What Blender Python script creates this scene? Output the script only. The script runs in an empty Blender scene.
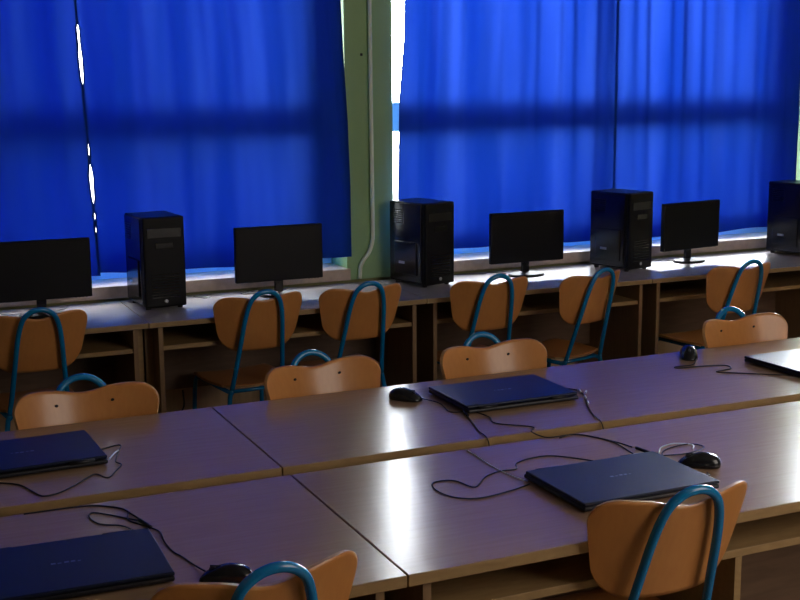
import bpy, bmesh, math, random
from mathutils import Vector, Matrix, noise
R = math.radians
PI = math.pi
scene = bpy.context.scene
COL = scene.collection
random.seed(4)

# ------------------------------------------------------------------ materials
def new_mat(name):
    m = bpy.data.materials.new(name); m.use_nodes = True
    nt = m.node_tree
    for n in list(nt.nodes): nt.nodes.remove(n)
    out = nt.nodes.new('ShaderNodeOutputMaterial')
    return m, nt, out

def principled(name, col, rough=.5, metal=0., spec=.5, coat=0., noise_amt=0., noise_scale=20., bump=0., bump_scale=200., stretch=None, col2=None):
    m, nt, out = new_mat(name)
    b = nt.nodes.new('ShaderNodeBsdfPrincipled')
    b.inputs['Base Color'].default_value = (*col, 1)
    b.inputs['Roughness'].default_value = rough
    b.inputs['Metallic'].default_value = metal
    b.inputs['Specular IOR Level'].default_value = spec
    b.inputs['Coat Weight'].default_value = coat
    b.inputs['Coat Roughness'].default_value = .15
    nt.links.new(b.outputs[0], out.inputs[0])
    tc = nt.nodes.new('ShaderNodeTexCoord')
    mp = nt.nodes.new('ShaderNodeMapping')
    nt.links.new(tc.outputs['Object'], mp.inputs[0])
    if stretch: mp.inputs['Scale'].default_value = stretch
    if noise_amt or col2:
        n = nt.nodes.new('ShaderNodeTexNoise'); n.inputs['Scale'].default_value = noise_scale
        n.inputs['Detail'].default_value = 5
        nt.links.new(mp.outputs[0], n.inputs[0])
        r = nt.nodes.new('ShaderNodeValToRGB')
        c2 = col2 or tuple(c * (1 - noise_amt) for c in col)
        r.color_ramp.elements[0].position = .3; r.color_ramp.elements[1].position = .7
        r.color_ramp.elements[0].color = (*c2, 1); r.color_ramp.elements[1].color = (*col, 1)
        nt.links.new(n.outputs['Fac'], r.inputs[0]); nt.links.new(r.outputs[0], b.inputs['Base Color'])
    if bump:
        n2 = nt.nodes.new('ShaderNodeTexNoise'); n2.inputs['Scale'].default_value = bump_scale
        nt.links.new(mp.outputs[0], n2.inputs[0])
        bp = nt.nodes.new('ShaderNodeBump'); bp.inputs['Strength'].default_value = bump; bp.inputs['Distance'].default_value = .002
        nt.links.new(n2.outputs['Fac'], bp.inputs['Height']); nt.links.new(bp.outputs[0], b.inputs['Normal'])
    return m

M = {}
M['top'] = principled('tabletop_laminate', (.41, .27, .17), .18, spec=.27, noise_scale=6, stretch=(1, 14, 14), col2=(.365, .235, .145), bump=.05, bump_scale=60)
M['walltop'] = principled('desk_laminate', (.42, .37, .37), .27, spec=.75, noise_scale=6, stretch=(1, 14, 14), col2=(.37, .32, .31), bump=.08, bump_scale=60)
M['edge'] = principled('desk_edge_band', (.42, .27, .12), .45, noise_scale=8, stretch=(2, 10, 10), col2=(.34, .21, .09))
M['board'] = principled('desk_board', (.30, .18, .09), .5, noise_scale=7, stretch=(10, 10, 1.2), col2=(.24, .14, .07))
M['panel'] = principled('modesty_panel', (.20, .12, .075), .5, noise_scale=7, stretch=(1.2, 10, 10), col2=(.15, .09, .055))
M['ply'] = principled('beech_plywood', (.64, .275, .08), .32, spec=.5, coat=.25, noise_scale=9, stretch=(10, 10, 1.3), col2=(.60, .245, .07))
M['plyedge'] = principled('plywood_edge', (.45, .24, .10), .5)
M['tube'] = principled('blue_lacquered_tube', (.0, .21, .50), .22, spec=.6, coat=.4)
M['rubber'] = principled('black_rubber', (.012, .012, .013), .7)
M['case'] = principled('black_case_metal', (.006, .006, .009), .42, spec=.35, bump=.15, bump_scale=500)
M['gloss'] = principled('glossy_black_plastic', (.008, .009, .013), .2, spec=.6)
M['screen'] = principled('dark_screen', (.004, .004, .006), .45, spec=.25)
M['plastic'] = principled('black_plastic', (.007, .007, .009), .5, spec=.22)
M['lid'] = principled('navy_laptop_lid', (.010, .015, .038), .38, spec=.25, bump=.1, bump_scale=700)
M['lapbase'] = principled('laptop_base_plastic', (.010, .011, .018), .45)
M['logo'] = principled('grey_logo', (.16, .18, .25), .35)
M['cord'] = principled('black_cord', (.012, .010, .012), .5)
M['tie'] = principled('clear_plastic_tie', (.75, .75, .78), .2, spec=.8)
M['silver'] = principled('silver_sticker', (.6, .62, .66), .25, metal=.6)
M['greencol'] = principled('green_wall_paint', (.31, .50, .22), .55, noise_amt=.12, noise_scale=3, bump=.3, bump_scale=60)
M['creamwall'] = principled('cream_wall_paint', (.42, .38, .26), .8, noise_amt=.08, noise_scale=3)
M['lowerwall'] = principled('olive_wall_paint', (.30, .29, .12), .7, noise_amt=.1, noise_scale=4)
M['wainscot'] = principled('beech_wainscot', (.8, .58, .36), .5, noise_scale=5, stretch=(14, 14, 1), col2=(.68, .48, .28))
M['sill'] = principled('sill_stone', (.62, .48, .38), .35, noise_amt=.2, noise_scale=30)
M['frame'] = principled('pale_blue_frame_paint', (.50, .74, .92), .35)
M['ceil'] = principled('white_ceiling', (.55, .53, .48), .9)
M['floor'] = principled('brown_floor', (.22, .13, .07), .4, noise_scale=5, stretch=(1, 8, 1), col2=(.15, .085, .045))
M['conduit'] = principled('cream_conduit', (.75, .8, .62), .4)
M['ground'] = principled('pale_paving', (.5, .5, .48), .9, noise_amt=.2, noise_scale=2)

# window glass: clear with a slight sheen
m, nt, out = new_mat('window_glass')
tr = nt.nodes.new('ShaderNodeBsdfTransparent'); gl = nt.nodes.new('ShaderNodeBsdfGlossy'); gl.inputs['Roughness'].default_value = .02
fr = nt.nodes.new('ShaderNodeFresnel'); fr.inputs[0].default_value = 1.2
mx = nt.nodes.new('ShaderNodeMixShader')
nt.links.new(fr.outputs[0], mx.inputs[0]); nt.links.new(tr.outputs[0], mx.inputs[1]); nt.links.new(gl.outputs[0], mx.inputs[2]); nt.links.new(mx.outputs[0], out.inputs[0])
M['glass'] = m

# curtain cloth: thin blue cotton that lets daylight through
def curtain_mat(name, trans, weave, diff=(.01, .045, .18)):
    m, nt, out = new_mat(name)
    tl = nt.nodes.new('ShaderNodeBsdfTranslucent')
    df = nt.nodes.new('ShaderNodeBsdfDiffuse'); df.inputs[0].default_value = (*diff, 1)
    tp = nt.nodes.new('ShaderNodeBsdfRefraction'); tp.inputs[0].default_value = (*weave, 1); tp.inputs['Roughness'].default_value = .75; tp.inputs['IOR'].default_value = 1.3
    tc = nt.nodes.new('ShaderNodeTexCoord')
    mp = nt.nodes.new('ShaderNodeMapping'); mp.inputs['Scale'].default_value = (1, 1, .25)
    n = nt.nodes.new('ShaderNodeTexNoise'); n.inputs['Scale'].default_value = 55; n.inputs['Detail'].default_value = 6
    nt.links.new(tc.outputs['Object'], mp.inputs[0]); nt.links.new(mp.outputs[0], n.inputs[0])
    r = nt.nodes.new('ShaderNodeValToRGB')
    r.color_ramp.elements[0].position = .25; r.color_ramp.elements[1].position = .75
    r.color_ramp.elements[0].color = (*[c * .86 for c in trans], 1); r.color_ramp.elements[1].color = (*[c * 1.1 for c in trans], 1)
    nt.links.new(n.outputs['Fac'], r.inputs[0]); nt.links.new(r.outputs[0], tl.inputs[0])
    # light streaks of the folds, painted in as paler vertical bands of transmitted colour
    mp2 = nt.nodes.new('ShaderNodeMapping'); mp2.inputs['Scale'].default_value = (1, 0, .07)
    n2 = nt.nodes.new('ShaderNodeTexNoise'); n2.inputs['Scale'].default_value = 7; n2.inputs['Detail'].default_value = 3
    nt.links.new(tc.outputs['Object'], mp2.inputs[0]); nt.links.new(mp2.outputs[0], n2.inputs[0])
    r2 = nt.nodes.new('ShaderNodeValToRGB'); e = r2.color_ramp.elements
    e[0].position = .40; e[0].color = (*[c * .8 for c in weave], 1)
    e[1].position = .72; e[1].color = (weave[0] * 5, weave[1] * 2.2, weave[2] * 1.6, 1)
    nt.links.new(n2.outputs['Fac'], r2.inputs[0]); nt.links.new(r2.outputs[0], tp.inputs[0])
    a = nt.nodes.new('ShaderNodeAddShader'); a2 = nt.nodes.new('ShaderNodeAddShader')
    nt.links.new(tl.outputs[0], a.inputs[0]); nt.links.new(df.outputs[0], a.inputs[1])
    nt.links.new(a.outputs[0], a2.inputs[0]); nt.links.new(tp.outputs[0], a2.inputs[1])
    nt.links.new(a2.outputs[0], out.inputs[0])
    return m
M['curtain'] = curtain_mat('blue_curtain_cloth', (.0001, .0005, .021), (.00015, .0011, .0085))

# ------------------------------------------------------------------ mesh helpers
def link(name, me, mat, parent=None, loc=None, rotz=0, smooth=False):
    o = bpy.data.objects.new(name, me); COL.objects.link(o)
    if mat is not None:
        for mm in (mat if isinstance(mat, (list, tuple)) else [mat]): me.materials.append(mm)
    if parent: o.parent = parent
    if loc is not None: o.location = loc
    o.rotation_euler.z = rotz
    if smooth:
        for p in me.polygons: p.use_smooth = True
    return o

def obj(name, bm, mat, parent=None, loc=None, rotz=0, smooth=False):
    bmesh.ops.recalc_face_normals(bm, faces=bm.faces)
    me = bpy.data.meshes.new(name); bm.to_mesh(me); bm.free()
    return link(name, me, mat, parent, loc, rotz, smooth)

def box(bm, x0, x1, y0, y1, z0, z1, bev=0., seg=2, mi=0):
    vs = [bm.verts.new((x, y, z)) for x in (x0, x1) for y in (y0, y1) for z in (z0, z1)]
    idx = [(0, 1, 3, 2), (4, 6, 7, 5), (0, 4, 5, 1), (2, 3, 7, 6), (0, 2, 6, 4), (1, 5, 7, 3)]
    fs = [bm.faces.new([vs[i] for i in f]) for f in idx]
    for f in fs: f.material_index = mi
    if bev:
        es = list({e for f in fs for e in f.edges})
        bmesh.ops.bevel(bm, geom=es, offset=bev, segments=seg, affect='EDGES', profile=.5)
    return fs

def B(*a, **k):
    bm = bmesh.new(); box(bm, *a, **k); return bm

def catmull(pts, n=8):
    P = [Vector(p) for p in pts]
    P = [P[0] * 2 - P[1]] + P + [P[-1] * 2 - P[-2]]
    out = []
    for i in range(1, len(P) - 2):
        for k in range(n):
            t = k / n
            a, b, c, d = P[i - 1], P[i], P[i + 1], P[i + 2]
            out.append(.5 * ((2 * b) + (c - a) * t + (2 * a - 5 * b + 4 * c - d) * t * t + (3 * b - a - 3 * c + d) * t ** 3))
    out.append(P[-2]); return out

def tube(bm, path, r, seg=8, cap=True):
    path = [Vector(p) for p in path]
    rings = []
    up = Vector((0, 0, 1)); t0 = (path[1] - path[0]).normalized()
    if abs(t0.dot(up)) > .95: up = Vector((1, 0, 0))
    nrm = t0.cross(up).normalized()
    for i, p in enumerate(path):
        t = (path[min(i + 1, len(path) - 1)] - path[max(i - 1, 0)]).normalized()
        nrm = (nrm - t * nrm.dot(t)).normalized(); b = t.cross(nrm)
        rr = r(i / (len(path) - 1)) if callable(r) else r
        rings.append([bm.verts.new(p + (nrm * math.cos(2 * PI * k / seg) + b * math.sin(2 * PI * k / seg)) * rr) for k in range(seg)])
    for a, c in zip(rings, rings[1:]):
        for k in range(seg): bm.faces.new((a[k], a[(k + 1) % seg], c[(k + 1) % seg], c[k]))
    if cap: bm.faces.new(rings[0][::-1]); bm.faces.new(rings[-1])

def lathe(bm, prof, sx=1., sy=1., seg=32, cx=0., cy=0.):
    rings = []
    for r, z in prof:
        rings.append([bm.verts.new((cx + sx * r * math.cos(2 * PI * k / seg), cy + sy * r * math.sin(2 * PI * k / seg), z)) for k in range(seg)])
    for a, c in zip(rings, rings[1:]):
        for k in range(seg): bm.faces.new((a[k], a[(k + 1) % seg], c[(k + 1) % seg], c[k]))
    bm.faces.new(rings[0][::-1]); bm.faces.new(rings[-1])

def empty(name, loc=(0, 0, 0), rotz=0):
    o = bpy.data.objects.new(name, None); COL.objects.link(o)
    o.location = loc; o.rotation_euler.z = rotz; o.empty_display_size = .05
    return o

def tag(o, label, cat, group=None):
    o['label'] = label; o['category'] = cat
    if group: o['group'] = group
    return o

def struct(o): o['kind'] = 'structure'; return o

def copy_tree(o, parent=None):
    c = o.copy(); COL.objects.link(c); c.parent = parent
    for ch in list(o.children): copy_tree(ch, c)
    return c

TZ = .75   # table top height

# ------------------------------------------------------------------ the room
YW = 5.27           # inner face of the window wall
struct(obj('floor', B(-2.4, 6.4, -2.4, 5.56, -.1, 0), M['floor']))
struct(obj('ceiling', B(-2.4, 6.4, -2.4, 5.56, 3.1, 3.2), M['ceil']))
struct(obj('wall_left', B(-2.5, -2.4, -2.5, 5.56, 0, 3.1), M['creamwall']))
struct(obj('wall_right', B(6.4, 6.5, -2.5, 5.56, 0, 3.1), M['creamwall']))
struct(obj('wall_back', B(-2.4, 6.4, -2.5, -2.4, 0, 3.1), M['creamwall']))
# window wall: low wall, pillars, lintel
bm = bmesh.new()
box(bm, -2.4, 6.4, YW, 5.56, 0, .760)
bm2 = bmesh.new()
struct(obj('wall_front', bm, M['lowerwall']))
PIL = [(-2.4, -.45), (2.118, 2.357), (4.93, 5.12)]
for i, (a, b) in enumerate(PIL):
    struct(obj('wall_pillar' if i == 0 else 'wall_pillar', B(a, b, 5.25, 5.56, .760, 2.72), M['greencol']))
struct(obj('wall_lintel', B(-2.4, 6.4, 5.25, 5.56, 2.72, 3.1), M['greencol']))
struct(obj('trim_wainscot', B(-2.4, 6.4, 5.245, YW, .0, .36, bev=.002), M['wainscot']))
WIN = [(-.45, 2.118), (2.357, 4.93), (5.12, 6.4)]
for i, (a, b) in enumerate(WIN):
    s = struct(obj('trim_%d' % (i + 1), B(a - (0 if i == 0 else .0), b + .012 if i == 0 else b, 5.235, 5.455, .760, .815, bev=.003), M['sill']))
    w = empty('window_%d' % (i + 1), ((a + b) / 2, 5.48, .815)); struct(w)
    W = (b - a) / 2
    bm = bmesh.new()
    box(bm, -W, W, -.03, .03, 0, .13); box(bm, -W, W, -.03, .03, 1.845, 1.905)
    box(bm, -W, -W + .05, -.03, .03, .13, 1.845); box(bm, W - .05, W, -.03, .03, .13, 1.845)
    obj('window_frame', bm, M['frame'], w)
    obj('transom', B(-W + .05, W - .05, -.035, .03, .622, .762, bev=.004), M['frame'], w)
    nm = max(1, round(2 * W / 1.2))
    for k in range(1, nm):
        x = -W + 2 * W * k / nm
        x += -.19 if i == 0 else .1
        obj('mullion', B(x - .028, x + .028, -.03, .03, .13, .622), M['frame'], w)
        obj('mullion', B(x - .028, x + .028, -.03, .03, .762, 1.845), M['frame'], w)
    obj('pane', B(-W + .05, W - .05, -.004, .004, .13, 1.845), M['glass'], w)
# outside ground far below an upper-floor window
struct(obj('ground_outside', B(-30, 40, 5.7, 60, -3.6, -3.5), M['ground']))

# screw hole plug and the conduit on the pillar
tag(obj('wall_plug', B(-.006, .006, -.004, .0, -.006, .006, bev=.002), M['rubber'], loc=(2.202, 5.25, 1.80)), 'small dark plug in the green pillar beside the conduit', 'wall plug')
bm = bmesh.new()
pth = catmull([(2.238, 5.238, 2.715), (2.24, 5.238, 2.2), (2.243, 5.238, 1.5), (2.245, 5.238, 1.02), (2.243, 5.238, .94), (2.226, 5.238, .888), (2.198, 5.238, .852), (2.181, 5.238, .818), (2.176, 5.238, .764)], 10)
tube(bm, pth, .0095, 10)
tag(obj('cable_conduit', bm, M['conduit'], smooth=True), 'pale thin conduit running down the green pillar with a kink to the left', 'conduit')

# ------------------------------------------------------------------ curtains
def curtain(label, x0f, x1f, z0, z1, seed, amp=.014, y=5.210):
    rnd = random.Random(seed)
    comps = [(rnd.uniform(18, 34), rnd.uniform(0, 6.3), rnd.uniform(.5, 1.)), (rnd.uniform(38, 60), rnd.uniform(0, 6.3), rnd.uniform(.25, .6)), (rnd.uniform(7, 12), rnd.uniform(0, 6.3), rnd.uniform(.5, .9)), (rnd.uniform(75, 100), rnd.uniform(0, 6.3), .16)]
    bm = bmesh.new(); nz = 110
    wtot = x1f(1.5) - x0f(1.5); nx = int(wtot / .008)
    rows = []
    for j in range(nz + 1):
        z = z0 + (z1 - z0) * j / nz; row = []
        xa, xb = x0f(z), x1f(z)
        for i in range(nx + 1):
            s = i / nx; x = xa + (xb - xa) * s; q = s * wtot
            mask = .35 + .9 * max(0, noise.noise(Vector((q * 2.3, seed * 3.1, z * .25))) + .25)
            a = amp * mask * (.3 + .7 * min(1, max(0, (z - z0) / 1.0)))
            w = sum(k * math.sin(f * q + ph + .35 * math.sin(z * 1.3 + ph) + .1 * z * f * .12) for f, ph, k in comps)
            yy = y + a * w + .006 * noise.noise(Vector((q * 3, z * 2.2, seed)))
            yy = min(yy, 5.233)
            dz = (.006 * math.sin(q * 5 + seed) + .004 * math.sin(q * 13 + seed)) * max(0, 1 - (z - z0) / .3)
            row.append(bm.verts.new((x, yy, z + dz)))
        rows.append(row)
    for a, b in zip(rows, rows[1:]):
        for i in range(nx): bm.faces.new((a[i], a[i + 1], b[i + 1], b[i]))
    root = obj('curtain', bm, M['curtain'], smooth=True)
    # folded hems: a second layer of cloth along the bottom and both sides
    def strip(ia, ib, ja, jb):
        bh = bmesh.new(); g = []
        for j in range(ja, jb + 1):
            g.append([bh.verts.new(Vector(root.data.vertices[j * (nx + 1) + i].co) + Vector((0, .003, 0))) for i in range(ia, ib + 1)])
        for a, b in zip(g, g[1:]):
            for i in range(len(a) - 1): bh.faces.new((a[i], a[i + 1], b[i + 1], b[i]))
        return bh
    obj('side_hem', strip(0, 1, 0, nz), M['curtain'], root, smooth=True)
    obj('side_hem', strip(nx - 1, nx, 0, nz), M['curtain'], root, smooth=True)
    tag(root, label, 'curtain', 'blue window curtains')
    return root
def seg(z, pts):
    if z <= pts[0][0]: return pts[0][1]
    for (a, va), (b, vb) in zip(pts, pts[1:]):
        if z <= b: return va + (vb - va) * (z - a) / (b - a)
    return pts[-1][1]
def slit(z): return .963 + (.925 - .963) * (z - .89) / (1.93 - .89)
gap = [(.88, .0), (.93, .001), (1.0, .001), (1.04, .001), (1.06, .006), (1.10, .001), (1.12, .008), (1.15, .001), (1.18, .004), (1.2, .010), (1.30, .014), (1.345, .004), (1.36, .001), (1.40, .007), (1.46, .001), (1.49, .001), (1.53, .003), (1.62, .004), (1.66, .001), (1.70, .010), (1.78, .013), (1.84, .008), (1.90, .010), (1.93, .001), (2.2, .0)]
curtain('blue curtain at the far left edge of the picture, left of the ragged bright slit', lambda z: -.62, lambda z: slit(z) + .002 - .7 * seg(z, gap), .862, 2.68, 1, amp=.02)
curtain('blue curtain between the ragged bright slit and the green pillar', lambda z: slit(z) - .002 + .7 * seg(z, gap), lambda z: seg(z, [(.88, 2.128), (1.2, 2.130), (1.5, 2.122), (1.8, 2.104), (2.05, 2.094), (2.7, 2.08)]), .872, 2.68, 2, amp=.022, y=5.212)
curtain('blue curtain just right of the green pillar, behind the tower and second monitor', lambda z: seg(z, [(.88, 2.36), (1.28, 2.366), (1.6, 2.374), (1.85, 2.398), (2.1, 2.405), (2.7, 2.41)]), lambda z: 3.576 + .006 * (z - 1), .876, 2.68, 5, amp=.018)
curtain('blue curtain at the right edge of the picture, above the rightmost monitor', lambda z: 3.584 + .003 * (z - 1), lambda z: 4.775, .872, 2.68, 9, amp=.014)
# curtain rail
bm = bmesh.new(); tube(bm, [(-1.0, 5.20, 2.70), (6.0, 5.20, 2.70)], .012, 12)
for x in (-.8, 2.24, 5.0): box(bm, x - .01, x + .01, 5.20, 5.25, 2.69, 2.71)
tag(obj('curtain_rail', bm, M['plastic'], smooth=False), 'dark rail above the windows that carries the blue curtains', 'curtain rail')

# ------------------------------------------------------------------ desks
def make_desk(x0, x1, y0, y1, label, group, top_mat, front=-1, mod=None, divider=None, shelf_z=.632, inset=.05, t=.025, tz=TZ, extra_panels=()):
    """front=-1: open side towards -Y; +1: towards +Y"""
    W = (x1 - x0) / 2; D = (y1 - y0) / 2
    root = empty('computer_desk', ((x0 + x1) / 2, (y0 + y1) / 2, 0), 0 if front < 0 else PI)
    tag(root, label, 'desk', group)
    g = .0015
    bm = bmesh.new(); box(bm, -W + g, W - g, -D, D, tz - t, tz, bev=.0015, seg=1)
    o = obj('tabletop', bm, [top_mat, M['edge']], root)
    for p in o.data.polygons:
        if abs(p.normal.z) < .5: p.material_index = 1
    for s in (-1, 1):
        x = s * (W - inset)
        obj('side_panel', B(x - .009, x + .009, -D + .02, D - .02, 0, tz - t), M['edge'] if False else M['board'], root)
    xi = W - inset - .009
    o = obj('shelf', B(-xi, xi, -D + .03, D - .04, shelf_z, shelf_z + .018, bev=.001, seg=1), M['edge'], root)
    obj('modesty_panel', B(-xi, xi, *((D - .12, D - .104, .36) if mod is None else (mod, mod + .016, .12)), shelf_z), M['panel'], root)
    for (xx, yy0, yy1) in extra_panels:
        obj('divider', B(xx - .009, xx + .009, yy0, yy1, .0, shelf_z), M['edge'], root)
    return root

def filler(root, x0, x1, y):
    return obj('filler_board', B(x0, x1, y, y + .014, .0, TZ - .022), M['edge'], root)
xs = [-.155, 1.045, 2.258, 3.444, 4.644]
wl = ['window desk at the far left, under the leftmost monitor', 'window desk under the tower left of centre and the second monitor',
      'window desk in the middle, from the green pillar to the third tower', 'window desk at the right, under the rightmost monitor']
for k in range(4):
    make_desk(xs[k], xs[k + 1], 4.68, 5.235, wl[k], 'computer desks along the window wall', M['walltop'], -1, t=.022, shelf_z=.628)
fd = [o for o in bpy.data.objects if o.get('label') == wl[1]][0]
filler(fd, -.5985, -.566, -.16)
fd = [o for o in bpy.data.objects if o.get('label') == wl[0]][0]
filler(fd, .566, .5985, -.16)
make_desk(-1.48, .921, 1.995, 2.665, 'front row desk at the bottom left, under the dark laptop', 'desks in the two middle rows', M['top'], -1, mod=.11)
make_desk(.921, 3.32, 1.995, 2.665, 'front row desk on the right, under the large navy laptop and the black mouse', 'desks in the two middle rows', M['top'], -1, mod=.11, extra_panels=[(-.37, -.30, .20)])
make_desk(-1.48, .921, 2.727, 3.352, 'rear row desk on the left, its dark joint left of the second chair', 'desks in the two middle rows', M['top'], 1)
make_desk(.921, 3.72, 2.727, 3.352, 'long rear row desk from the dark joint to the right edge of the picture', 'desks in the two middle rows', M['top'], 1)

# ------------------------------------------------------------------ chairs
def lean(z): return (.826 - z) * .30
def make_chair():
    root = empty('school_chair')
    # backrest: butterfly shaped curved plywood
    bm = bmesh.new(); NX, NZ = 36, 22
    hw_top, hw_bot = .196, .145
    def outline_top(u):   # u -1..1
        a = abs(u)
        d = -.020 * math.exp(-(u / .34) ** 2)
        r = .30
        if a > 1 - r: d -= .055 * (1 - math.sqrt(max(0, 1 - ((a - (1 - r)) / r) ** 2)))
        return .832 + d
    def outline_bot(u):
        a = abs(u); d = 0; r = .42
        if a > 1 - r: d += .075 * (1 - math.sqrt(max(0, 1 - ((a - (1 - r)) / r) ** 2)))
        return .603 + d
    def pt(u, v, th):
        zt, zb = outline_top(u), outline_bot(u)
        z = zb + (zt - zb) * v
        k = (z - .603) / .23
        hw = hw_bot + (hw_top - hw_bot) * min(1, max(0, k)) ** .8
        x = u * hw
        y = lean(z) + 1.75 * x * x
        n = Vector((3.5 * x, -1, .0)).normalized()
        p = Vector((x, y, z)); return p + n * th
    T = .0045
    F = [[None] * (NZ + 1) for _ in range(NX + 1)]; Bk = [[None] * (NZ + 1) for _ in range(NX + 1)]
    for i in range(NX + 1):
        u = math.sin((i / NX - .5) * PI)
        for j in range(NZ + 1):
            v = j / NZ
            F[i][j] = bm.verts.new(pt(u, v, T)); Bk[i][j] = bm.verts.new(pt(u, v, -T))
    for i in range(NX):
        for j in range(NZ):
            bm.faces.new((F[i][j], F[i + 1][j], F[i + 1][j + 1], F[i][j + 1]))
            bm.faces.new((Bk[i][j + 1], Bk[i + 1][j + 1], Bk[i + 1][j], Bk[i][j]))
    ef = []
    for i in range(NX):
        ef.append(bm.faces.new((F[i][0], Bk[i][0], Bk[i + 1][0], F[i + 1][0])))
        ef.append(bm.faces.new((F[i][NZ], F[i + 1][NZ], Bk[i + 1][NZ], Bk[i][NZ])))
    for j in range(NZ):
        ef.append(bm.faces.new((F[0][j], F[0][j + 1], Bk[0][j + 1], Bk[0][j])))
        ef.append(bm.faces.new((F[NX][j], Bk[NX][j], Bk[NX][j + 1], F[NX][j + 1])))
    for f in ef: f.material_index = 1
    back = obj('backrest', bm, [M['ply'], M['plyedge']], root)
    for p in back.data.polygons: p.use_smooth = p.material_index == 0
    for s in (-1, 1):
        for zz in (.786, .65):
            x = s * .073 if zz > .7 else s * .088
            bm = bmesh.new()
            lathe(bm, [(.0045, 0), (.005, .0015), (.003, .003)], seg=10)
            o = obj('screw', bm, M['rubber'], back, loc=(x, lean(zz) + 1.75 * x * x + T + .0005, zz)); o.rotation_euler = (R(-106), 0, 0)
    # tube loop behind the backrest
    def ty(z): return lean(z) - .014
    pts = []
    L = [(.110, .44), (.100, .52), (.088, .64), (.079, .73), (.069, .786), (.055, .822), (.030, .844), (0, .851)]
    for x, z in L: pts.append((-x, ty(z), z))
    for x, z in L[-2::-1]: pts.append((x, ty(z), z))
    bm = bmesh.new(); tube(bm, catmull(pts, 6), .0098, 12)
    obj('back_tube', bm, M['tube'], root, smooth=True)
    # legs
    for s in (-1, 1):
        bm = bmesh.new(); tube(bm, catmull([(s * .110, ty(.44), .44), (s * .122, .10, .38), (s * .15, .03, .12), (s * .155, .012, .012)], 6), .0098, 12)
        l = obj('leg', bm, M['tube'], root, smooth=True)
        obj('rubber_foot', B(s * .155 - .013, s * .155 + .013, .0, .026, 0, .025, bev=.003), M['rubber'], l)
    for s in (-1, 1):
        bm = bmesh.new(); tube(bm, catmull([(s * .14, .44, .43), (s * .15, .455, .39), (s * .155, .47, .2), (s * .155, .478, .012)], 6), .0098, 12)
        l = obj('leg', bm, M['tube'], root, smooth=True)
        obj('rubber_foot', B(s * .155 - .013, s * .155 + .013, .466, .49, 0, .025, bev=.003), M['rubber'], l)
    bm = bmesh.new()
    for s in (-1, 1): tube(bm, [(s * .110, ty(.44), .425), (s * .14, .44, .425)], .009, 10)
    tube(bm, [(-.138, .40, .425), (.138, .40, .425)], .008, 10)
    tube(bm, [(-.112, .13, .425), (.112, .13, .425)], .008, 10)
    obj('seat_frame', bm, M['tube'], root, smooth=True)
    # seat: rounded plywood with waterfall front
    bm = bmesh.new(); N = 24
    def sp(u, v, th):
        a = math.copysign(abs(u), u)
        ru = max(abs(u), abs(v)); rr = math.hypot(u, v)
        # squircle mapping for rounded corners
        k = 1.0 if rr == 0 else ru / rr
        m_ = 1 - .5 * (1 - k) * ru
        uu, vv = u * m_, v * m_
        x = uu * (.168 + .008 * vv); y = .305 + vv * .195
        z = .444 + .008 * uu * uu - .028 * max(0, vv - .55) ** 2 / .2 + .006 * max(0, -vv - .4) - .003
        return (x, y, z + th)
    A = [[bm.verts.new(sp(-1 + 2 * i / N, -1 + 2 * j / N, .005)) for j in range(N + 1)] for i in range(N + 1)]
    C = [[bm.verts.new(sp(-1 + 2 * i / N, -1 + 2 * j / N, -.004)) for j in range(N + 1)] for i in range(N + 1)]
    for i in range(N):
        for j in range(N):
            bm.faces.new((A[i][j], A[i + 1][j], A[i + 1][j + 1], A[i][j + 1])); bm.faces.new((C[i][j], C[i][j + 1], C[i + 1][j + 1], C[i + 1][j]))
    ef = []
    for i in range(N):
        for j in (0, N):
            ef.append(bm.faces.new((A[i][j], A[i + 1][j], C[i + 1][j], C[i][j]))); ef.append(bm.faces.new((A[j][i], A[j][i + 1], C[j][i + 1], C[j][i])))
    for f in ef: f.material_index = 1
    st = obj('seat', bm, [M['ply'], M['plyedge']], root)
    for p in st.data.polygons: p.use_smooth = p.material_index == 0
    return root

# (x of back centre, y of back centre, rotation, label)
CH = [
 (1.495, 1.885, R(-2), 'front row chair at the bottom right with a bright blue tube, before the large laptop', 'chairs at the front row desks'),
 (.608, 1.870, R(3), 'front row chair at the bottom edge, left of centre, beside the black mouse', 'chairs at the front row desks'),
 (.572, 3.452, PI + R(1), 'chair behind the rear row desk at the left, above the leftmost laptop', 'chairs facing the camera behind the rear row desks'),
 (1.277, 3.46, PI + R(9), 'chair behind the rear row desk, just right of the dark desk joint', 'chairs facing the camera behind the rear row desks'),
 (1.880, 3.465, PI + R(3), 'chair behind the rear row desk, directly behind the middle laptop', 'chairs facing the camera behind the rear row desks'),
 (2.91, 3.465, PI + R(4), 'chair behind the rear row desk at the right, behind the shiny round mouse', 'chairs facing the camera behind the rear row desks'),
 (.615, 4.572, R(2), 'chair at the window desk in front of the leftmost monitor', 'chairs at the window desks with blue tube loops'),
 (1.487, 4.572, R(3), 'chair at the window desk in front of the second monitor from the left', 'chairs at the window desks with blue tube loops'),
 (1.935, 4.572, R(3), 'chair at the window desk in front of the green pillar', 'chairs at the window desks with blue tube loops'),
 (2.505, 4.50, R(0), 'chair at the window desk to the left of the third monitor', 'chairs at the window desks with blue tube loops'),
 (3.000, 4.445, R(14), 'chair at the window desk in front of the third tower from the left', 'chairs at the window desks with blue tube loops'),
 (3.735, 4.345, R(3), 'chair at the window desk right of the rightmost monitor', 'chairs at the window desks with blue tube loops'),
]
proto = make_chair()
for i, (x, y, a, lab, grp) in enumerate(CH):
    c = proto if i == 0 else copy_tree(proto)
    c.location = (x, y, 0); c.rotation_euler.z = a
    k = 1.03 if i < 2 else (1.0 if i < 6 else 1.012); c.scale = (k * (1.08 if 2 <= i < 6 else 1), k, k)
    tag(c, lab, 'chair', grp)
CH_LAB = None

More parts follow.
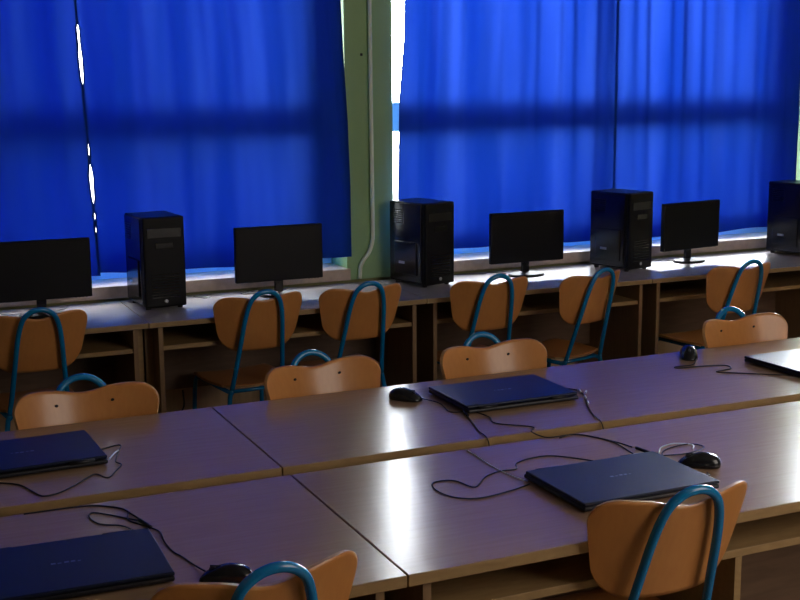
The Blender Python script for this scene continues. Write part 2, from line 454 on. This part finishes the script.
# ------------------------------------------------------------------ tower computers
def make_tower():
    root = empty('computer_tower'); W, D, H = .178, .25, .385   # origin: front left bottom corner
    obj('case_body', B(0, W, .022, D, .014, H, bev=.004), M['case'], root)
    bz = obj('front_bezel', B(0, W, -.002, .022, .010, H + .001, bev=.008, seg=3), M['plastic'], root)
    obj('optical_drive_bay', B(.016, W - .016, -.005, -.001, H - .085, H - .045, bev=.0015), M['gloss'], bz)
    bm = bmesh.new()
    for k in range(9): box(bm, .03, W - .03, -.0045, -.001, .05 + k * .012, .055 + k * .012)
    obj('front_vent', bm, M['gloss'], bz)
    obj('drive_strip', B(.05, W - .05, -.006, -.001, H - .13, H - .105, bev=.002), M['gloss'], bz)
    bm = bmesh.new(); lathe(bm, [(.008, 0), (.008, .003), (.006, .004)], seg=20)
    b = obj('power_button', bm, M['silver'], bz, loc=(W / 2, -.0015, .035)); b.rotation_euler.x = R(90)
    # raised left side panel
    sp = obj('side_panel', B(-.004, .001, .03, D - .004, .022, H - .006, bev=.0015), M['gloss'], root)
    obj('panel_bulge', B(-.010, -.003, .055, D - .04, .05, H - .18, bev=.004), M['gloss'], sp)
    bm = bmesh.new()
    for k in range(4): box(bm, -.0055, -.0035, D - .075, D - .035, .095 + k * .009 - 0, .0985 + k * .009)
    o = obj('side_label', B(-.0112, -.0098, D - .115, D - .075, .10, .112, bev=.0005), M['silver'], sp)
    bm.free()
    bm = bmesh.new()
    for k in range(7): box(bm, -.0056, -.0036, D - .10, D - .03, H - .10 + k * .010, H - .096 + k * .010)
    obj('side_vent', bm, M['case'], sp)
    for px in (.02, W - .02):
        for py in (.03, D - .03):
            bm = bmesh.new(); lathe(bm, [(.011, 0), (.012, .014)], seg=14, cx=px, cy=py); obj('foot', bm, M['rubber'], root)
    bk = obj('rear_plate', B(.006, W - .006, D - .001, D + .002, .02, H - .006), M['case'], root)
    obj('psu_socket', B(.04, .10, D + .001, D + .004, H - .07, H - .03), M['rubber'], bk)
    return root
TW = [((1.092, 4.935), R(4), 'black tower computer on the window desk between the two leftmost monitors'),
      ((2.368, 4.92), R(16), 'black tower computer standing in front of the right side of the green pillar'),
      ((3.458, 4.895), R(16), 'black tower computer between the third and the rightmost monitor, below the curtain seam'),
      ((4.585, 4.90), R(14), 'black tower computer cut off by the right edge of the picture')]
tw = make_tower()
for i, ((x, y), a, lab) in enumerate(TW):
    c = tw if i == 0 else copy_tree(tw)
    c.location = (x, y, TZ); c.rotation_euler.z = a; tag(c, lab, 'computer', 'black tower computers on the window desks')
# small white plug next to second tower
bm = bmesh.new(); box(bm, -.008, .008, -.006, .006, 0, .012, bev=.003)
tag(obj('white_plug', bm, M['tie'], loc=(2.285, 5.04, TZ)), 'tiny white plug on the desk at the left foot of the pillar tower', 'plug')

# ------------------------------------------------------------------ monitors
def make_monitor():
    root = empty('monitor'); W, z0, z1 = .202, .066, .309
    bm = bmesh.new(); box(bm, -W, W, -.012, .012, z0, z1, bev=.004); bz = obj('bezel', bm, M['plastic'], root)
    obj('screen', B(-W + .014, W - .014, -.0128, -.0115, z0 + .022, z1 - .014), M['screen'], bz)
    obj('rear_housing', B(-W * .72, W * .72, .010, .034, z0 + .03, z1 - .04, bev=.01, seg=3), M['plastic'], root)
    bm = bmesh.new()
    for k in range(4): box(bm, W - .07 + k * .014, W - .062 + k * .014, -.011, -.006, z0 - .001, z0 + .0005)
    obj('button_strip', bm, M['rubber'], bz)
    obj('neck', B(-.019, .019, .004, .024, .012, .13, bev=.004), M['gloss'], root)
    bm = bmesh.new(); lathe(bm, [(.092, 0), (.094, .004), (.088, .010), (.045, .015), (.02, .017)], sx=1, sy=.72, seg=40)
    obj('stand_base', bm, M['plastic'], root, smooth=False)
    return root
MN = [((.692, 5.03), R(0), 'leftmost black monitor, cut off by the left edge of the picture'),
      ((1.718, 5.06), R(0), 'black monitor on the window desk, second from the left, left of the green pillar'),
      ((2.972, 5.05), R(0), 'black monitor on the window desk, third from the left, between two towers'),
      ((3.950, 5.06), R(9), 'smaller looking rightmost black monitor, turned slightly away')]
mn = make_monitor()
for i, ((x, y), a, lab) in enumerate(MN):
    c = mn if i == 0 else copy_tree(mn)
    c.location = (x, y, TZ); c.rotation_euler.z = a; tag(c, lab, 'monitor', 'black monitors on the window desks')

# ------------------------------------------------------------------ laptops
def make_laptop():
    root = empty('laptop'); W, D = .183, .131   # hinge at +Y
    ba = obj('base', B(-W, W, -D, D, .004, .0145, bev=.004, seg=3), M['lapbase'], root)
    for sx in (-1, 1):
        for sy in (-1, 1): obj('rubber_foot', B(sx * .15 - .012, sx * .15 + .012, sy * .105 - .004, sy * .105 + .004, 0, .005), M['rubber'], ba)
    bm = bmesh.new(); box(bm, -W, W, -D, D - .008, .0155, .0235, bev=.003, seg=3)
    ld = obj('lid', bm, M['lid'], root)
    # worn brand mark, only a few unreadable strokes
    bm = bmesh.new()
    for k, (w, h) in enumerate([(.009, .007), (.007, .004), (.009, .007), (.008, .006), (.006, .003)]):
        box(bm, -.028 + k * .0125, -.028 + k * .0125 + w, -.004, -.004 + h, .0234, .0239)
    obj('lid_mark', bm, M['logo'], ld)
    for s in (-1, 1):
        bm = bmesh.new(); tube(bm, [(s * .15, D - .003, .0165), (s * .09, D - .003, .0165)], .0052, 12); obj('hinge', bm, M['lapbase'], root, smooth=True)
    obj('port', B(-W - .0006, -W + .002, .04, .052, .007, .012), M['rubber'], ba)
    obj('port', B(W - .002, W + .0006, .02, .034, .007, .012), M['rubber'], ba)
    return root
LP = [((1.590, 2.262), R(0), 'large navy laptop on the front row desk, behind the chair with the bright blue tube'),
      ((1.735, 3.078), PI - R(0), 'closed navy laptop in the middle of the rear row desk'),
      ((.352, 3.055), PI + R(2), 'closed dark laptop on the rear row desk, cut off by the left edge'),
      ((.330, 2.285), R(-2), 'closed dark laptop at the bottom left corner on the front row desk'),
      ((2.862, 2.995), PI + R(2), 'closed laptop with a shiny lid at the right edge on the rear row desk')]
lp = make_laptop()
for i, ((x, y), a, lab) in enumerate(LP):
    c = lp if i == 0 else copy_tree(lp)
    c.location = (x, y, TZ); c.rotation_euler.z = a; tag(c, lab, 'laptop', 'closed laptops on the middle desks')

# ------------------------------------------------------------------ mice
def make_mouse(mat):
    root = empty('computer_mouse')
    bm = bmesh.new(); N, K = 28, 10; L, Wd, H = .052, .030, .034
    rings = []
    for j in range(K + 1):
        f = math.sin(j / K * PI / 2); z = .002 + H * f; s = math.sqrt(max(0, 1 - f ** 2.4)) if j < K else 0
        s = max(s, .02)
        ring = []
        for k in range(N):
            a = 2 * PI * k / N; cx, sy = math.cos(a), math.sin(a)
            wx = Wd * (1 - .10 * math.cos(2 * a)) * abs(cx) ** .85 * math.copysign(1, cx)
            yy = L * abs(sy) ** .9 * math.copysign(1, sy)
            ring.append(bm.verts.new((wx * s, yy * s - .008 * f, z * (1 - .22 * max(0, yy * s / L)))))
        rings.append(ring)
    for a, b in zip(rings, rings[1:]):
        for k in range(N): bm.faces.new((a[k], a[(k + 1) % N], b[(k + 1) % N], b[k]))
    bm.faces.new(rings[0][::-1]); bm.faces.new(rings[-1])
    obj('shell', bm, mat, root, smooth=True)
    obj('button_seam', B(-.0007, .0007, .006, .030, .018, .0325), M['rubber'], root)
    bm = bmesh.new(); lathe(bm, [(.007, -.0035), (.0085, -.002), (.0085, .002), (.007, .0035)], seg=20)
    w = obj('scroll_wheel', bm, M['rubber'], root, loc=(0, .024, .0225)); w.rotation_euler.y = R(90)
    return root
def flat(pts, z=.0022): return [(x, y, TZ + z) for x, y in pts]
def cordpart(name, pts, parent, mat, r=.0017, z=.0022):
    """cord in world coordinates, parented to a thing that sits at loc/rot"""
    mw = Matrix.Translation(parent.location) @ Matrix.Rotation(parent.rotation_euler.z, 4, 'Z') @ Matrix.Diagonal((*parent.scale, 1))
    inv = mw.inverted()
    P = [inv @ Vector(p if len(p) == 3 else (p[0], p[1], TZ + z)) for p in pts]
    bm = bmesh.new(); tube(bm, catmull(P, 6), r, 6)
    return obj(name, bm, mat, parent, smooth=True)
MS = [((1.463, 3.178), R(-140), 'black mouse on the rear row desk, left of the middle laptop',
       [(1.500, 3.145, TZ + .008), (1.533, 3.091), (1.518, 2.995), (1.575, 2.972), (1.592, 2.90), (1.578, 2.835), (1.649, 2.762), (1.628, 2.730), (1.622, 2.715, TZ + .003), (1.622, 2.68, TZ + .003), (1.64, 2.655), (1.72, 2.645), (1.765, 2.55), (1.755, 2.45), (1.745, 2.385, TZ + .006)]),
      ((.598, 2.116), R(62), 'black mouse at the bottom, left of the chair tube, near the corner laptop',
       [(.570, 2.163, TZ + .008), (.562, 2.22), (.552, 2.27), (.543, 2.30), (.54, 2.36), (.545, 2.42), (.53, 2.46), (.50, 2.52), (.51, 2.58), (.47, 2.63), (.42, 2.655)]),
      ((1.842, 2.295), R(55), 'black mouse at the right end of the large front laptop',
       [(1.815, 2.23, TZ + .008), (1.80, 2.21, TZ + .01), (1.80, 2.36), (1.84, 2.43), (1.93, 2.45), (1.95, 2.41), (1.88, 2.385), (1.80, 2.40)]),
      ((2.559, 3.262), R(145), 'shiny round black mouse on the rear row desk in front of the right chair',
       [(2.545, 3.205, TZ + .008), (2.50, 3.165), (2.43, 3.165), (2.43, 3.145), (2.51, 3.135), (2.588, 3.11), (2.575, 3.065), (2.505, 3.05), (2.573, 2.994), (2.66, 2.93), (2.72, 2.90)])]
for i, ((x, y), a, lab, pts) in enumerate(MS):
    c = make_mouse(M['gloss']); c.location = (x, y, TZ); c.rotation_euler.z = a
    c.scale = (1.12,) * 3 if i == 3 else (1, 1, 1)
    tag(c, lab, 'computer mouse', 'black mice on the middle desks')
    cordpart('mouse_cord', pts, c, M['cord'])

def cable(label, pts, r=.0018, z=.0024, mat=None, plug=None, cat='cable', group=None):
    root = empty('power_cable', (pts[0][0], pts[0][1], TZ))
    cordpart('cord', pts, root, mat or M['cord'], r, z)
    if plug:
        cordpart('plug', plug, root, M['plastic'], .0042, .0046)
    tag(root, label, cat, group); return root
cable('long looping black cable on the front row desk, left of the large laptop',
      [(1.400, 2.352), (1.337, 2.330), (1.249, 2.316), (1.20, 2.345), (1.184, 2.40), (1.195, 2.45), (1.225, 2.461), (1.255, 2.445), (1.274, 2.387), (1.33, 2.44), (1.384, 2.465), (1.426, 2.462), (1.45, 2.50), (1.50, 2.52), (1.56, 2.515), (1.62, 2.45), (1.66, 2.385)])
cable('black cable with a plug running from the desk gap to behind the large laptop',
      [(1.66, 2.64), (1.715, 2.651), (1.755, 2.59), (1.776, 2.531), (1.784, 2.49)], plug=[(1.786, 2.475), (1.790, 2.435), (1.79, 2.41)])
cable('thin pale cable lying on the front row desk left of the large laptop',
      [(1.391, 2.655), (1.388, 2.58), (1.385, 2.49), (1.392, 2.42), (1.405, 2.372)], r=.0014, mat=M['conduit'])
c = cable('black cable hanging from the left front corner of the middle laptop over the desk gap',
      [(1.548, 2.965), (1.532, 2.902), (1.515, 2.84), (1.499, 2.787), (1.492, 2.735), (1.490, 2.715, TZ - .012), (1.488, 2.70, TZ - .05)], plug=[(1.556, 2.985), (1.545, 2.955), (1.540, 2.93)])
c = cable('black cable with sparkling clear ties at the right end of the middle laptop',
      [(1.915, 3.07), (1.955, 3.075), (1.975, 3.045), (1.967, 3.0), (1.955, 2.965), (1.935, 2.935), (1.90, 2.87), (1.865, 2.79), (1.85, 2.735), (1.847, 2.715, TZ - .012), (1.845, 2.70, TZ - .05)])
for q in [((1.972, 3.035), (1.966, 3.012)), ((1.985, 3.01), (1.972, 2.995)), ((1.948, 2.965), (1.94, 2.945)), ((1.92, 2.905), (1.912, 2.888))]:
    o = cordpart('cable_tie', [(*q[0], TZ + .006), ((q[0][0] + q[1][0]) / 2, (q[0][1] + q[1][1]) / 2, TZ + .009), (*q[1], TZ + .006)], c, M['tie'], .0032)
c = cable('zigzag black cable on the rear row desk right of the leftmost laptop',
      [(.20, 2.93), (.278, 2.897), (.319, 2.862), (.34, 2.80), (.358, 2.757), (.395, 2.766), (.45, 2.82), (.494, 2.867), (.517, 2.826), (.545, 2.87), (.568, 2.915), (.560, 2.945), (.578, 3.01), (.60, 3.08), (.56, 3.07), (.53, 3.05)])
cordpart('cable_tie', [(.548, 2.962, TZ + .006), (.566, 2.995, TZ + .008), (.583, 3.025, TZ + .006)], c, M['tie'], .0022)
cable('curled black cable on the front row desk behind the bottom left laptop',
      [(.30, 2.655), (.406, 2.652), (.455, 2.64), (.50, 2.60), (.515, 2.55), (.522, 2.508), (.50, 2.53), (.471, 2.567), (.438, 2.598), (.427, 2.57), (.44, 2.52), (.48, 2.49), (.50, 2.44)], plug=[(.520, 2.505), (.528, 2.47), (.532, 2.45)])
cable('pale short cable hooked behind the right end of the large laptop',
      [(1.815, 2.418), (1.85, 2.455), (1.90, 2.468), (1.935, 2.44), (1.915, 2.41)], r=.0016, mat=M['conduit'])
# cables on the window desks
cable('black cable trailing from the first tower towards the wall', [(1.285, 5.18), (1.34, 5.20), (1.37, 5.16), (1.40, 5.12), (1.45, 5.215)])
cable('pale thin cable on the window desk right of the first tower', [(1.27, 5.225), (1.33, 5.19), (1.40, 5.16), (1.42, 5.11)], r=.0015, mat=M['conduit'])
cable('black cable curled below the second monitor', [(1.78, 5.12), (1.70, 5.16), (1.60, 5.13), (1.57, 5.16), (1.62, 5.20)])
cable('black cable looping left of the third monitor stand', [(2.90, 5.12), (2.85, 5.20), (2.80, 5.17), (2.72, 5.20), (2.66, 5.21)])
cable('black cable right of the leftmost monitor stand', [(.75, 5.10), (.80, 5.14), (.82, 5.20)])
cable('black cable left of the leftmost monitor stand', [(.62, 5.10), (.56, 5.10), (.53, 5.16)])
cable('thin cable on the window desk left of the rightmost monitor stand', [(3.90, 5.10), (3.80, 5.15), (3.74, 5.17), (3.70, 5.21)])
tag(obj('floor_cable', (lambda bm: (tube(bm, catmull([(1.30, 5.20, .33), (1.305, 5.215, .25), (1.27, 5.22, .18), (1.26, 5.22, .02)], 8), .004, 8), bm)[1])(bmesh.new()), M['cord'], smooth=True), 'black cable hanging down the wall under the window desk by the second chair', 'cable')

# ------------------------------------------------------------------ light
world = bpy.data.worlds.new('World'); scene.world = world; world.use_nodes = True
nt = world.node_tree
for n in list(nt.nodes): nt.nodes.remove(n)
out = nt.nodes.new('ShaderNodeOutputWorld'); bg = nt.nodes.new('ShaderNodeBackground')
tc = nt.nodes.new('ShaderNodeTexCoord')
SUN = Vector((.55, .40, .85)).normalized()
dp = nt.nodes.new('ShaderNodeVectorMath'); dp.operation = 'DOT_PRODUCT'; dp.inputs[1].default_value = Vector((.80, .60, .12)).normalized()
nt.links.new(tc.outputs['Generated'], dp.inputs[0])
r = nt.nodes.new('ShaderNodeMapRange'); r.inputs['From Min'].default_value = .80; r.inputs['From Max'].default_value = 1.0
r.inputs['To Min'].default_value = 10; r.inputs['To Max'].default_value = 120.0
nt.links.new(dp.outputs['Value'], r.inputs['Value'])
bg.inputs['Color'].default_value = (.90, .95, 1, 1)
nt.links.new(r.outputs[0], bg.inputs['Strength']); nt.links.new(bg.outputs[0], out.inputs[0])

sd = bpy.data.lights.new('sun', 'SUN'); sd.energy = 18; sd.angle = R(2.5); sd.color = (1, .95, .86)
so = bpy.data.objects.new('sun', sd); COL.objects.link(so)
so.rotation_euler = (-SUN).to_track_quat('-Z', 'Y').to_euler()

def area(name, loc, target, size, power, col):
    l = bpy.data.lights.new(name, 'AREA'); l.energy = power; l.size = size; l.color = col
    o = bpy.data.objects.new(name, l); COL.objects.link(o); o.location = loc
    o.rotation_euler = (Vector(target) - Vector(loc)).to_track_quat('-Z', 'Y').to_euler()
    return o
# added warm fill, an unseen light to the right of the photographer
area('fill_light', (3.1, -.1, 2.0), (1.9, 2.5, .7), 1.8, 34, (1, .90, .80))

# ------------------------------------------------------------------ camera
cd = bpy.data.cameras.new('camera'); cam = bpy.data.objects.new('camera', cd); COL.objects.link(cam)
cd.sensor_fit = 'HORIZONTAL'; cd.sensor_width = 36; cd.lens = 36 * 1217.6 / 800
yaw, pit, rol = R(24.47), R(10.20), R(-.38)
f = Vector((math.sin(yaw) * math.cos(pit), math.cos(yaw) * math.cos(pit), -math.sin(pit)))
rr = Vector((math.cos(yaw), -math.sin(yaw), 0)); uu = rr.cross(f)
r2 = rr * math.cos(rol) + uu * math.sin(rol); u2 = -rr * math.sin(rol) + uu * math.cos(rol)
mat = Matrix((r2, u2, -f)).transposed().to_4x4(); mat.translation = Vector((0, 0, 1.68))
cam.matrix_world = mat
cd.clip_end = 200
scene.camera = cam
vs = scene.view_settings
vs.view_transform = 'Standard'; vs.look = 'None'; vs.gamma = 1; vs.use_curve_mapping = False; vs.exposure = 0
